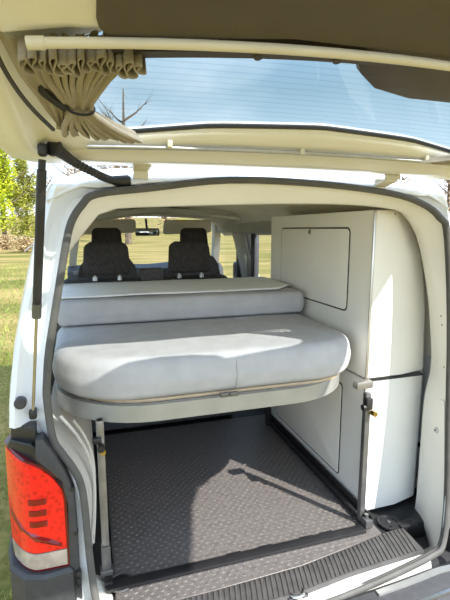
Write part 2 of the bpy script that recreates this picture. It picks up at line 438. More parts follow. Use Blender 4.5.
XC = [(.45, .88), (1.0, .875), (1.17, .868), (1.335, .855), (1.485, .834), (1.715, .776), (1.883, .732), (1.94, .715), (1.965, .70), (1.985, .66)]
WD = [(.30, .89), (.8, .912), (1.1, .91), (1.3, .893), (1.6, .835), (1.8, .785), (1.93, .735), (1.985, .68)]
ZR = [.62, .79, .80, 1.0, 1.1, 1.165, 1.24, 1.25, 1.335, 1.42, 1.485, 1.6, 1.715, 1.8, 1.85, 1.883, 1.92, 1.945, 1.96]
# rear corner panels
for sg in (-1, 1):
    loops = []
    for z in ZR:
        zz = z
        xo = abs(sealx(min(z, 1.95), sg) or .5); xc = interp(XC, z); wd_ = interp(WD, z); y0 = Yop(z)
        if z < 1.12: xc = max(xc-.0, xo+.1)
        gut = min(.045, (xc-xo)*.4)
        pts = [(xo-.002, y0+.012), (xo+.012, y0+.004), (xo+.016, y0+.03), (xo+.018+gut*.5, y0+.045), (xo+.018+gut, y0+.04),
               (lerp(xo, xc, .72), y0+.02), (xc-.02, y0+.012), (xc-.004, y0+.026), (xc, .10), (lerp(xc, wd_, .5), .2), (lerp(xc, wd_, .85), .42), (wd_, .8), (wd_, 1.24)]
        if z < 1.245: pts = pts[:5]+[(x-(.02 if x > .8 else .0), y+.07) for x, y in pts[5:8]]+[(pts[8][0]-.03, .17), (pts[9][0]-.02, .23)]+pts[10:]
        loops.append([Vector((sg*x, y, zz)) for x, y in pts])
    if sg < 0: loops = [r_[:11] for r_ in loops]
    bm = BM(); loft(bm, loops, False)
    o = finish('rear_corner_panel', bm, M['paint'], van, 40)
    md = o.modifiers.new('thick', 'SOLIDIFY'); md.thickness = .006
# roof with rear gutter
bm = BM(); loops = []
NX = 30
for yy, dz in ((None, 0), (.105, -.008), (.115, -.008), (.13, .012), (.15, .024), (.25, .032), (.5, .03), (1.2, .04), (2.2, .04), (3.0, .015), (3.35, -.02)):
    row = []
    for k in range(NX+1):
        x = lerp(-.715, .715, k/NX); a = abs(x)
        zr = 2.005-.03*(a/.6)**2-(.0 if a < .6 else (a-.6)**1.5*1.0)
        if yy is None:
            zs = 1.987-.03*(x/.5)**2 if a < .6 else zr-.02
            row.append(Vector((x, Yop(1.98)+.014, min(zs, zr))))
        else: row.append(Vector((x, yy, zr+dz)))
    loops.append(row)
loft(bm, loops, False)
o = finish('roof', bm, M['paint'], van, 50); md = o.modifiers.new('thick', 'SOLIDIFY'); md.thickness = -.008
# side panels with window openings
def side_patch(bm, sg, y0, y1, z0, z1, inn=0.0, ny=4, nz=5):
    loft(bm, [[Vector((sg*(interp(WD, lerp(z0, z1, j/nz))-inn), lerp(y0, y1, i/ny), lerp(z0, z1, j/nz))) for j in range(nz+1)] for i in range(ny+1)], False)
for sg in (-1, 1):
    bm = BM()
    side_patch(bm, sg, 1.2, 3.95, .35, 1.24, .02); side_patch(bm, sg, .35, 1.24, .35, .64, .02)
    side_patch(bm, sg, 1.2, 3.4, 1.80, 1.96, .02)
    if sg < 0: side_patch(bm, sg, .40, 1.24, .62, 1.24, .02); side_patch(bm, sg, .40, 1.24, 1.80, 1.96, .02)
    for a, b in ((1.2, 1.34), (2.42, 2.66)): side_patch(bm, sg, a, b, 1.22, 1.82, .02)
    o = finish('side_panel', bm, M['paint'], van); md = o.modifiers.new('thick', 'SOLIDIFY'); md.thickness = .03; md.offset = 0
    bm = BM()
    if sg < 0:
        wb = BM(); side_patch(wb, sg, .42, 1.22, 1.22, 1.82, .02); finish('side_window', wb, M['window'], van)  # first pane: unseen rear quarter window, added to brighten the cabinet side
        wb = BM(); side_patch(wb, sg, 1.3, 2.46, 1.2, 1.83, .02); finish('side_window', wb, M['window'], van)
    else: side_patch(bm, sg, 1.3, 2.46, 1.2, 1.83, .02); finish('side_window', bm, M['window'], van); bm = BM()
    side_patch(bm, sg, 2.62, 3.46, 1.2, 1.83, .02)
    finish('side_window', bm, M['window'], van)
# front: bonnet, windscreen, a-pillars
WS0 = [Vector((x, 4.02-.28*(x/.8)**2, 1.23)) for x in [-.80+1.6*k/12 for k in range(13)]]
WS1 = [Vector((x*.86, 3.30-.10*(x/.8)**2, 1.945-.03*(x/.8)**2)) for x in [-.80+1.6*k/12 for k in range(13)]]
bm = BM(); loft(bm, [[a.lerp(b, t) for a, b in zip(WS0, WS1)] for t in (0, .25, .5, .75, 1)], False)
finish('windscreen', bm, M['window'], van)
for sg in (-1, 1):
    i = 0 if sg < 0 else 12; bm = BM()
    sweep(bm, [WS0[i]+Vector((sg*.02, -.06, -.2)), WS0[i], WS0[i].lerp(WS1[i], .5)+Vector((sg*.01, 0, 0)), WS1[i]+Vector((0, -.03, .0)), WS1[i]+Vector((0, -.35, .02))], [(-.04, -.035), (.04, -.035), (.04, .035), (-.04, .035)])
    finish('windscreen_pillar', bm, M['door'], van)
bm = BM(); loft(bm, [[Vector((x, y, z-.08*(x/.85)**2)) for x in [-.88+1.76*k/10 for k in range(11)]] for y, z in ((3.75, 1.22), (4.1, 1.18), (4.5, 1.1), (4.8, .98), (4.92, .7), (4.9, .3))], False)
o = finish('bonnet', bm, M['paint'], van)
# underbody / load floor
bm = BM(); box(bm, (0, 2.06, .52), (1.78, 3.9, .09), .01)
finish('load_floor', bm, M['black'], van)
# inner rear door frame: from the seal inward to an inner edge
NL = 96; CEN = Vector((0, 1.22))
def angloop(poly2, n=NL, c=CEN):
    out = []; m = len(poly2)
    for k in range(n):
        a = 2*PI*k/n; d = Vector((math.cos(a), math.sin(a))); best = 0
        for i in range(m):
            p, q = poly2[i]-c, poly2[(i+1) % m]-c
            e_ = q-p; den = d.x*e_.y-d.y*e_.x
            if abs(den) < 1e-12: continue
            t = (p.x*e_.y-p.y*e_.x)/den; s = (p.x*d.y-p.y*d.x)/den
            if t > 0 and -1e-9 <= s <= 1+1e-9: best = max(best, t)
        out.append(c+d*best)
    return out
def pz(u, v, Y): p = px(u, v, 1, Y); return Vector((p.x, p.z))
YI = .15
inner_r = [pz(u, v, YI) for u, v in ((418, 548), (414, 530), (421, 514), (426, 450), (430, 400), (437, 370), (436, 330), (434, 300), (427, 255), (421, 235), (409, 216), (390, 209), (350, 205), (300, 204), (230, 205), (160, 207), (115, 209), (97, 216), (87, 229))]
inner_l = [Vector((x, z)) for x, z in ((-.70, 1.70), (-.735, 1.5), (-.75, 1.35), (-.745, 1.2), (-.70, 1.1), (-.672, 1.0), (-.664, .75), (-.65, .60))]
innerp = catmull(inner_r+inner_l, 3, True)
seal_a = angloop(seal2); inn_a = angloop(innerp)
bm = BM(); rows = [[], [], [], [], [], []]
for s_, i_ in zip(seal_a, inn_a):
    y0 = ysw(s_.x, s_.y)+.012
    rows[0].append(Vector((s_.x, y0, s_.y)))
    q = s_.lerp(i_, .12); rows[1].append(Vector((q.x, y0+.012, q.y)))
    q = s_.lerp(i_, .5); rows[2].append(Vector((q.x, lerp(y0, YI, .55), q.y)))
    q = s_.lerp(i_, .92); rows[3].append(Vector((q.x, YI-.014, q.y)))
    rows[4].append(Vector((i_.x, YI, i_.y)))
    q = i_+(i_-CEN).normalized()*.015; rows[5].append(Vector((q.x, YI+.05, q.y)))
# keep the floor side of the ring below the sill trim
for r_ in rows:
    for v in r_:
        if v.z < .63 and abs(v.x) < .60: v.z = min(v.z, .535)
loft(bm, rows, True)
frame_o = finish('rear_door_frame', bm, M['cream'], van, 50)
# holes in the right pillar
from mathutils.bvhtree import BVHTree
def surf(o, u, v):
    me = o.data; off = ORG.get(o.name) or Vector((0, 0, 0))
    t = BVHTree.FromPolygons([p.co+off for p in me.vertices], [tuple(q.vertices) for q in me.polygons])
    d = (px(u, v, 1, 1.0)-CAM).normalized(); h = t.ray_cast(CAM, d)
    n = h[1]
    if n.dot(d) > 0: n = -n
    return h[0], n
for u, v in ((432.5, 255), (438, 285), (441, 316), (442, 325), (444, 367)):
    p, n = surf(frame_o, u, v); bm = BM(); tube(bm, [p-n*.004, p+n*.0006], .0038, 10)
    finish('fixing_hole', bm, M['black'], frame_o)
# raised access cover on the right pillar
bm = BM(); top = []; low = []
for q in rpoly([Vector(k) for k in ((434, 403), (440, 399), (446, 401), (446, 470), (441, 462), (433, 434))], 4, 4):
    p, n = surf(frame_o, q.x, q.y); top.append(p+n*.008); low.append(p-n*.004)
loft(bm, [low, top], True, False, True)
cov_o = finish('access_cover', bm, M['cream'], frame_o)
p, n = surf(frame_o, 438, 430)
bm = BM(); tube(bm, [p, p+n*.013], .013, 16, radii=[.015, .011]); rv = finish('rivet', bm, M['alu'], frame_o)
bm = BM(); tube(bm, [p+n*.012, p+n*.0145], .004, 10); finish('rivet_hole', bm, M['black'], frame_o)
# headliner
bm = BM(); loops = []
for y in (.17, .24, .6, 1.2, 2.0, 2.8, 3.28):
    loops.append([Vector((x, y, interp(((.15, 1.952), (.3, 1.968), (1.5, 1.985), (3.28, 1.955)), y)-.03*(abs(x)/.6)**2-(0 if abs(x) < .55 else (abs(x)-.55)**1.4*1.0))) for x in [-.80+1.6*k/24 for k in range(25)]])
loft(bm, loops, False); finish('headliner', bm, M['liner'], van)
bm = BM()
for a, b, y in ((-.56, .20, 1.75),):
    loft(bm, [[Vector((x, y-.02+.25*((x-a)/(b-a)-.5)**2+dy, 1.965-.03*(x/.6)**2+dz-.012*math.sin(9*x))) for x in [a+(b-a)*k/20 for k in range(21)]] for dy, dz in ((0, 0), (-.01, -.03), (.03, -.045), (.20, -.03), (.22, 0))], False)
finish('roof_curtain_track', bm, M['door'], van)
bm = BM(); tube(bm, catmull([(-.1, 1.9, 1.935), (.2, 1.8, 1.93), (.45, 1.95, 1.92), (.62, 2.3, 1.90), (.68, 2.9, 1.86)], 5), .018, 8)
finish('roof_grab_rail', bm, M['door'], van)
# inner side linings (right side seen beside the cabinet)
bm = BM()
side_patch(bm, 1, .17, 1.24, .60, 1.95, .022, 4, 10)
o = finish('rear_side_lining', bm, M['cream'], van)
bm = BM()
side_patch(bm, 1, 1.28, 3.8, .58, 1.27, .06); side_patch(bm, 1, 1.28, 3.4, 1.80, 1.93, .06)
side_patch(bm, 1, 2.42, 2.74, 1.22, 1.84, .055)
o = finish('side_lining', bm, M['door'], van); md = o.modifiers.new('t', 'SOLIDIFY'); md.thickness = .02
bm = BM(); side_patch(bm, -1, .5, 3.8, .58, 1.27, .06); side_patch(bm, -1, .2, .42, 1.2, 1.93, .06); side_patch(bm, -1, 1.2, 1.34, 1.2, 1.83, .06); side_patch(bm, -1, .42, 1.2, 1.80, 1.93, .06); side_patch(bm, -1, 1.2, 3.4, 1.80, 1.93, .06); side_patch(bm, -1, 2.42, 2.74, 1.22, 1.84, .055)
o = finish('side_lining', bm, M['cream'], van); md = o.modifiers.new('t', 'SOLIDIFY'); md.thickness = -.02
# sliding door window frame (dark) + gathered dark curtain column + belt
bm = BM()
box(bm, (.80, 2.36, 1.52), (.05, .10, .62), .015); box(bm, (.78, 1.83, 1.83), (.05, 1.1, .05), .015); box(bm, (.83, 1.83, 1.235), (.05, 1.1, .05), .015)
finish('sliding_door_frame', bm, M['dash'], van)
bm = BM()
box(bm, (.79, 2.76, 1.52), (.05, .05, .6), .012); box(bm, (.80, 3.05, 1.26), (.06, .7, .06), .015)
finish('front_door_frame', bm, M['dash'], van)
bm = BM()
sweep(bm, [(.765, 2.52, 1.80), (.762, 2.5, 1.62), (.77, 2.47, 1.42), (.80, 2.42, 1.2)], [(-.02, -.003), (.02, -.003), (.02, .003), (-.02, .003)])
box(bm, (.76, 2.52, 1.80), (.03, .05, .09), .01)
finish('seat_belt', bm, M['alu'], van)
# wing mirror outside
mw = px(237, 266, 0, .98)
bm = BM(); box(bm, (1.05, 3.42, 1.36), (.2, .10, .22), .04, seg=3)
wm = finish('wing_mirror', bm, M['black'], van)
bm = BM(); box(bm, (1.05, 3.366, 1.36), (.16, .008, .18), .003)
finish('mirror_glass', bm, M['mirror'], wm)
# dashboard
bm = BM(); loops = []
for y, z in ((3.42, .80), (3.40, 1.0), (3.40, 1.26), (3.44, 1.41), (3.56, 1.46), (3.75, 1.45), (3.9, 1.30), (3.98, 1.0)):
    loops.append([Vector((x, y+.05*math.cos(x*3.5), z-.015*math.cos(x*7))) for x in [-.82+1.64*k/24 for k in range(25)]])
loft(bm, loops, False); dash = finish('dashboard', bm, M['dash'], van)
bm = BM(); box(bm, (-.10, 3.425, 1.36), (.26, .05, .13), .01)
rad = finish('radio', bm, M['dash'], dash)
bm = BM(); box(bm, (-.10, 3.395, 1.37), (.16, .01, .075), .003); finish('radio_screen', bm, M['screen'], dash)
for x in (-.72, -.28, .09, .62):
    bm = BM(); box(bm, (x, 3.41, 1.365), (.10, .04, .09), .01)
    for k in range(4): box(bm, (x, 3.388, 1.333+.022*k), (.085, .006, .008), .002)
    finish('air_vent', bm, M['darksteel'], dash)
bm = BM(); c = Vector((-.43, 3.20, 1.29))
tube(bm, [c+Vector((.19*math.cos(t), .19*math.sin(t)*.42, .19*math.sin(t)*.9)) for t in [2*PI*k/32 for k in range(32)]], .014, 8, True)
box(bm, c+Vector((0, .01, 0)), (.16, .06, .1), .02); box(bm, c+Vector((0, .0, 0)), (.36, .02, .03), .008)
cyl(bm, c, c+Vector((0, .3, -.15)), .03)
finish('steering_wheel', bm, M['dash'], van)
# sun visors and mirror
for x0, x1 in ((-.70, -.16), (.10, .60)):
    y = 3.12
    bm = BM(); lp = rpoly([Vector((x0, 1.775)), Vector((x1, 1.795)), Vector((x1+.01, 1.925)), Vector((x0+.03, 1.92))], .03, 4)
    prism(bm, lp, lambda a, b, h: Vector((a, h-.12*(1.925-b)*3*0+(1.92-b)*-.35, b)), y, y+.022, .006)
    v = finish('sun_visor', bm, M['liner'], van)
    if x0 > 0:
        bm = BM(); box(bm, (.30, 3.105, 1.915), (.10, .004, .012)); finish('warning_sticker', bm, M['yellow'], v)
bm = BM(); box(bm, (-.03, 3.22, 1.80), (.24, .03, .075), .012, seg=3); cyl(bm, (-.03, 3.24, 1.82), (-.03, 3.32, 1.93), .012)
rm = finish('rear_view_mirror', bm, M['black'], van)
bm = BM(); box(bm, (-.03, 3.204, 1.80), (.215, .004, .056), .002); finish('mirror_glass', bm, M['mirror'], rm)

# sill: white lip, ribbed plastic cover, striker
YF = [(-.60, -.005), (-.25, 0), (.1, .014), (.33, .047), (.53, .08), (.60, .08)]
YR = [(-.60, -.105), (.04, -.092), (.256, -.066), (.615, -.048)]
XS = [lerp(-.625, .60, k/30) for k in range(31)]
bm = BM(); rows = []
for x in XS:
    yf, yr = interp(YF, x), interp(YR, x); ye = -.084-.034*max(0, 1-(x/.6)**2)
    rows.append([Vector((x, yr+.03, .560)), Vector((x, yr+.02, .567)), Vector((x, yr, .566)), Vector((x, lerp(yr, ye, .6), .565)), Vector((x, ye, .562)), Vector((x, ye-.006, .54)), Vector((x, ye-.002, .47))])
loft(bm, rows, False)
finish('sill_lip', bm, M['cream'], van)
bm = BM(); rows = []
for x in XS:
    yf, yr = interp(YF, x), interp(YR, x)
    rows.append([Vector((x, yf+.004, .570)), Vector((x, yf+.003, .5845)), Vector((x, yf-.003, .588)), Vector((x, lerp(yf, yr, .4), .587)), Vector((x, yr+.006, .580)), Vector((x, yr, .564))])
loft(bm, rows, False)
cvr = finish('sill_cover', bm, M['sill'], van)
bm = BM(); x = -.60
while x < .585:
    yf, yr = interp(YF, x+.02), interp(YR, x)
    a = Vector((x+.022, yf-.006, .5885)); b = Vector((x, yr+.008, .5805))
    sweep(bm, [a, a.lerp(b, .5)+Vector((0, 0, .0016)), b], [(-.0055, -.004), (.0055, -.004), (.0035, .0038), (-.0035, .0038)]); x += .0195
finish('sill_ribs', bm, M['sill'], cvr)
cx_ = px(295, 592, 2, .57).x; cy_ = px(295, 592, 2, .57).y
bm = BM(); box(bm, (cx_, cy_-.004, .562), (.085, .05, .022), .01, seg=3); finish('striker_recess', bm, M['black'], van)
bm = BM(); box(bm, (cx_, cy_+.012, .575), (.06, .014, .012), .004)
tube(bm, catmull([(cx_-.022, cy_+.01, .576), (cx_-.022, cy_-.022, .580), (cx_, cy_-.032, .581), (cx_+.022, cy_-.022, .580), (cx_+.022, cy_+.01, .576)], 4), .006, 8)
finish('door_striker', bm, M['steel'], van)
# bumper
bm = BM(); loops = []
for k in range(33):
    x = lerp(-.90, .90, k/32); bend = max(0, abs(x)-.72)/.18
    yb = .16*bend**2-.03*max(0, 1-(x/.6)**2)
    loops.append([Vector((x, yb+y, z)) for y, z in ((.10, .50), (-.096, .50), (-.099, .548), (-.115, .556), (-.20, .548), (-.25, .515), (-.27, .46), (-.26, .34), (-.2, .28), (.1, .28))])
loft(bm, loops, False); bump = finish('rear_bumper', bm, M['grey'], van, 30)
def yb_(x): return -.03*max(0, 1-(x/.6)**2)
bm = BM(); sweep(bm, catmull([(x, yb_(x)-.128, .556) for x in (.31, .40, .5, .6, .68)]+[(.74, -.10, .565), (.765, -.06, .61), (.775, -.04, .70)], 5), [(-.010, -.006), (.010, -.006), (.010, .006), (-.010, .006)])
finish('painted_trim_strip', bm, M['alu'], van)
bm = BM(); sweep(bm, [(x, yb_(x)-.205, .549) for x in (-.3, 0, .2, .4, .55, .7)], [(-.006, -.004), (.006, -.004), (.006, .004), (-.006, .004)])
finish('bumper_trim_strip', bm, M['steel'], van)
# bumper corner rising to the tail light (left and right)
for sg in (-1, 1):
    bm = BM(); loops = []
    for z, ins in ((.30, 0), (.44, 0), (.6, 0), (.74, 0), (.792, 0), (.802, .008), (.803, .05)):
        xi = .70 if sg < 0 else .79
        loops.append([Vector((sg*x, y, z)) for x, y in ((xi+ins, .05), (xi+ins, -.015+ins), (.78, -.025+ins), (.84-ins, -.008+ins), (.886-ins, .05), (.905-ins, .14), (.922-ins, .4))])
    loft(bm, loops, False, ); o = finish('bumper_corner', bm, M['grey'], van, 30)
    md = o.modifiers.new('t', 'SOLIDIFY'); md.thickness = .008
# left tail light
def lens_pt(x, z, off=0):
    t = max(0, -x-.79)
    return Vector((x, t*t*12-off+.03*(z-.8), z))
def lens(bm, left, right, zs, off, depth, nx=14):
    """left/right: tables z->x"""
    rows = []
    for z in zs:
        a, b = interp(left, z), interp(right, z)
        rows.append([lens_pt(lerp(a, b, k/nx), z, off) for k in range(nx+1)])
    loft(bm, rows, False)
    back = [[p+Vector((0.01, depth, 0)) for p in r] for r in rows]
    loft(bm, back, False)
    n = len(rows)
    edge = [rows[0], back[0]], [rows[-1], back[-1]]
    for e_ in edge: loft(bm, e_, False)
    loft(bm, [[r[0] for r in rows], [r[0] for r in back]], False); loft(bm, [[r[-1] for r in rows], [r[-1] for r in back]], False)
def ZP(u, v, Y=None):
    if Y is None:
        Y = .01
        for _ in range(8): p = px(u, v, 1, Y); Y = lens_pt(p.x, p.z).y
    p = px(u, v, 1, Y); return p.x, p.z
tl = bpy.data.objects.new('tail_light', None)
zt = lambda v: ZP(40, v)[1]
Lf = [(.80, -.872), (.85, -.882), (1.0, -.886), (1.165, -.882)]
Rt = [(.78, -.716), (1.035, -.716), (1.06, -.722), (1.10, -.745), (1.14, -.785), (1.155, -.83), (1.17, -.875)]
zs = [.79, .82, .85]
housing = BM(); lens(housing, [(.78, -.878), (.85, -.887), (1.2, -.888)], [(.78, -.708), (1.045, -.708), (1.07, -.714), (1.105, -.738), (1.15, -.783), (1.163, -.83), (1.178, -.876)], [.795+.383*k/20 for k in range(21)], .0, .05)
tl = finish('tail_light', housing, M['redbezel'], van)
bm = BM(); lens(bm, Lf, Rt, [.866+.302*k/24 for k in range(25)], .004, .03); finish('red_lens', bm, M['red'], tl)
bm = BM(); lens(bm, Lf, Rt, [.812+.05*k/6 for k in range(7)], .004, .03); finish('reverse_lens', bm, M['clearlens'], tl)
for k in range(3):
    bm = BM(); zc = 1.03-.035*k
    lens(bm, [(0, -.815)], [(0, -.768)], [zc-.009, zc+.009], .007, .008, 4)
    finish('reflector_bar', bm, M['reddark'], tl)
bm = BM(); rows = []
for t, wz in ((0, .028), (.2, .022), (.5, .02), (.8, .016), (1, .008)):
    x = lerp(-.878, -.728, t); z = lerp(.955, .878, t**.8)
    rows.append([lens_pt(x, z+d, o_) for d, o_ in ((wz, .003), (wz*.5, .012), (0, .010), (-wz*.4, .003))])
loft(bm, rows, False); finish('lens_ridge', bm, M['reddark'], tl)
# black plastic trims around the tail light, left
bm = BM()
tp = [ZP(u, v) for u, v in ((7, 446), (10, 440), (31, 445), (37, 448), (62, 480), (63, 491), (40, 470), (8, 457))]
prism(bm, [Vector(p) for p in tp][::-1], lambda x, z, h: lens_pt(x, z, h), -.05, .0, .004)
finish('tail_light_surround', bm, M['black'], van); bm = BM()
prism(bm, [Vector(ZP(u, v)) for u, v in ((10, 428), (35, 427), (36, 446), (10, 441))][::-1], lambda x, z, h: lens_pt(x, z, h), -.05, -.012, .004)
finish('tail_light_surround', bm, M['black'], van)
bm = BM()
prism(bm, [Vector(ZP(u, v, .02)) for u, v in ((36, 437), (43, 436), (55, 452), (66, 470), (74, 490), (77, 520), (80, 570), (84, 602), (74, 602), (70, 560), (68, 500), (62, 478), (36, 456))][::-1],
      lambda x, z, h: Vector((x, h, z)), -.002, .05, .004)
finish('door_shut_trim', bm, M['grey'], van)
for u, v in ((72, 490), (76, 534)):
    bm = BM(); p = px(u, v, 1, -.004); cyl(bm, p, p+Vector((0, .02, 0)), .0065, 12)
    finish('trim_plug', bm, M['black'], van)
p = px(79, 578, 1, -.006); bm = BM(); box(bm, p, (.016, .02, .055), .005); box(bm, p+Vector((0, -.01, .0)), (.01, .02, .02), .003)
finish('bump_stop', bm, M['black'], van)
bm = BM(); p = px(20, 404, 1, .035); tube(bm, [p+Vector((0, .02, 0)), p+Vector((0, 0, 0)), p+Vector((0, -.004, 0))], .017, 18, radii=[.017, .017, .013])
finish('body_plug', bm, M['grey'], van)
# wheel housing moulding at the left inside
bm = BM(); loops = []
for y, sx_ in ((.14, .0), (.16, .55), (.20, .85), (.28, 1), (.5, 1), (.9, .95), (1.2, .9)):
    row = []
    for k in range(15):
        t = k/14; z = lerp(.58, 1.165, t)
        bulge = .155*(1-max(0, (t-.45)/.55)**2.4)*(.80+.2*math.sin(t*3))
        row.append(Vector((-.80+bulge*sx_+.02*sx_, y, z)))
    loops.append(row)
loft(bm, loops, False)
finish('wheel_housing', bm, M['cream'], van, 60)
for k in range(2):
    bm = BM(); pts = []
    for t in [i/12 for i in range(13)]:
        z = lerp(.70, 1.20-.06*k, t); tt = (z-.58)/.69
        b_ = .155*(1-max(0, (tt-.45)/.55)**2.4)*(.80+.2*math.sin(tt*3))
        pts.append((-.782+b_, .22+.09*k+.03*math.sin(t*3), z))
    tube(bm, pts, .006, 6)
    finish('panel_bead', bm, M['cream'], van)
# gas strut and wiring conduit on the left
TA = R(15); HP = Vector((0, .06, 2.035)); DS = Vector((0, -math.cos(TA), math.sin(TA))); DN = Vector((0, math.sin(TA), math.cos(TA)))
def TG(x, s, n): return Vector((x, 0, 0))+HP+DS*s+DN*n
g0 = px(42.5, 150, 1, -.14); g1 = px(33, 414, 1, .045)
bm = BM(); gm = g0.lerp(g1, .575)
tube(bm, [g0.lerp(g1, .03), g0.lerp(g1, .06), g0.lerp(g1, .061), gm, gm], .011, 14, radii=[.009, .009, .0115, .0115, .009])
st = finish('gas_strut', bm, M['black'], van)
bm = BM(); cyl(bm, g0.lerp(g1, .5), g1, .0045, 10); finish('strut_rod', bm, M['steel'], st)
bm = BM(); cyl(bm, g0.lerp(g1, .525), g0.lerp(g1, .58), .0125, 14); finish('strut_collar', bm, M['darksteel'], st)
for c in (g0, g1):
    bm = BM(); box(bm, c, (.022, .022, .03), .007, seg=3); cyl(bm, c, c+Vector((.0, .05, .0)), .008, 10)
    finish('strut_socket', bm, M['black'], st)
c0 = px(56, 149, 1, -.13); c1 = px(124, 181, 1, .09)
bm = BM(); path = catmull([c0, c0.lerp(c1, .25)+Vector((.0, 0, -.012)), c0.lerp(c1, .6)+Vector((0, 0, -.016)), c1+Vector((-.03, -.005, 0)), c1], 14)
rad_ = [.0095+.0025*(1 if i % 2 else 0) for i in range(len(path))]
tube(bm, path, .012, 12, radii=rad_)
cdt = finish('cable_conduit', bm, M['black'], van)
bm = BM(); d = (path[2]-path[0]).normalized()
tube(bm, [c0-d*.012, c0-d*.004, c0+d*.002, c0+d*.03, c0+d*.06], .02, 16, radii=[.022, .022, .016, .013, .012])
finish('conduit_grommet', bm, M['black'], cdt); bm = BM()
d = (path[-1]-path[-4]).normalized()
tube(bm, [c1-d*.035, c1-d*.03, c1+d*.01, c1+d*.02], .02, 16, radii=[.012, .016, .018, .012])
finish('conduit_grommet', bm, M['black'], cdt)

# ------------------------------------------------------------------ tailgate
def crown(x): return -.05*(x/.6)**2
OUT = [(-.76, .02), (-.60, -.008), (0, -.022), (.60, -.008), (.76, .02), (.81, .10), (.83, .40), (.85, .78), (.84, .85), (.78, .90), (.765, 1.0), (.75, 1.50), (.70, 1.59), (0, 1.63), (-.70, 1.59), (-.75, 1.50), (-.765, 1.0), (-.78, .90), (-.84, .85), (-.85, .78), (-.83, .40), (-.81, .10)]  # part out of view lengthened and widened to shape the floor's sun patch
outl = catmull([Vector(p) for p in OUT], 4, True)
WIN = rpoly([Vector(p) for p in ((-.605, .175), (-.3, .250), (0, .275), (.3, .250), (.605, .175), (.62, .555), (.3, .635), (0, .655), (-.3, .635), (-.62, .555))], [.05, .2, .3, .2, .05, .08, .2, .3, .2, .08], 5)
TC = Vector((0, .45)); NT = 120
oa = angloop(outl, NT, TC); wa = angloop(WIN, NT, TC)
bm = BM(); L_ = []
def bow(x): return -.022*(x/.8)**2      # the panel is curved across its width
def row(fn): L_.append([fn(o, w_) for o, w_ in zip(oa, wa)])
def tp_(p, n): return TG(p.x, p.y, n+bow(p.x))
row(lambda o, w_: tp_(w_, .0)); row(lambda o, w_: tp_(w_.lerp(o, .08), .0005)); row(lambda o, w_: tp_(w_.lerp(o, .6), .003 if o.y < .5 else .03))
row(lambda o, w_: tp_(w_.lerp(o, .95), .0 if o.y < .5 else .018)); row(lambda o, w_: tp_(o, -.006)); row(lambda o, w_: tp_(w_.lerp(o, .985), -.012))
row(lambda o, w_: tp_(w_.lerp(o, .86), -.016)); row(lambda o, w_: tp_(w_.lerp(o, .74), -.034)); row(lambda o, w_: tp_(w_.lerp(o, .55), -.044))
row(lambda o, w_: tp_(w_.lerp(o, .42), -.030)); row(lambda o, w_: tp_(w_.lerp(o, .30), -.04)); row(lambda o, w_: tp_(w_.lerp(o, .12), -.036)); row(lambda o, w_: tp_(w_.lerp(o, .02), -.02)); row(lambda o, w_: tp_(w_, -.008))
loft(bm, L_, True, closed_rows=True)
tgate = finish('tailgate', bm, M['cream'], van, 50)
bm = BM()
wl = inset(WIN, -.012)
cg = [[TG(p.x*t, TC.y+(p.y-TC.y)*t, -.001+bow(p.x*t)) for p in wl] for t in (1, .8, .6, .4, .2, .02)]
loft(bm, cg, True, False, True)
finish('rear_window', bm, M['rearglass'], tgate)
bm = BM(); tube(bm, [tp_(p, -.012) for p in angloop(WIN, NT, TC)], .006, 6, True); finish('window_gasket', bm, M['black'], tgate)
# brown lining panel over the lower door
bm = BM(); lp = rpoly([Vector(p) for p in ((-.585, .655), (-.3, .70), (0, .705), (.3, .70), (.585, .655), (.585, 1.42), (-.585, 1.42))], .03, 4)
prism(bm, lp, lambda x, s, n: TG(x, s, n+bow(x)*.6), -.110, -.05, .010)
lining = finish('lining_panel', bm, M['trimbrown'], tgate)
# rounded lower side bulge of the inner sheet, left and right of the lining
for sg in (-1, 1):
    bm = BM(); lp = rpoly([Vector((sg*x, s)) for x, s in ((.50, .655), (.62, .645), (.715, .615), (.77, .66), (.74, .85), (.71, 1.0), (.69, 1.38), (.50, 1.38))], .03, 4)
    if sg > 0: lp = lp[::-1]
    prism(bm, lp, lambda x, s, n: TG(x, s, n), -.107, -.02, .03, 5)
    finish('inner_side_sheet', bm, M['cream'], tgate)
for sg in (-1, 1):
    for xx, dn in ((.765, -.030), (.790, -.022)):
        bm = BM(); tube(bm, catmull([TG(sg*(xx-.02), .14, dn-.012), TG(sg*xx, .26, dn-.016), TG(sg*xx, .45, dn-.020), TG(sg*(xx-.02), .62, dn-.016)], 6), .007, 8)
        finish('side_bead', bm, M['cream'], tgate)
# dark strip and clips along the window's lower edge
bm = BM(); sweep(bm, [TG(x, .652-.055*(x/.6)**2, -.085+bow(x)) for x in [-.56+1.12*k/20 for k in range(21)]], [(-.013, -.004), (.013, -.004), (.013, .03), (-.013, .03)])
strip = finish('window_trim_strip', bm, M['motor'], tgate)
for x in (-.33, -.19, .2, .35):
    bm = BM(); c = TG(x, .652-.055*(x/.6)**2, -.088+bow(x)); tube(bm, [c, c+DN*-.006], .009, 10, radii=[.011, .007])
    finish('trim_clip', bm, M['motor'], strip)
for sg in (-1, 1):
    bm = BM(); sweep(bm, catmull([TG(sg*x, s_, -.062+bow(x)) for x, s_ in ((.735, .60), (.727, .50), (.705, .40), (.668, .30))], 5), [(-.003, -.002), (.003, -.002), (.003, .004), (-.003, .004)])
    finish('side_channel', bm, M['motor'], tgate)
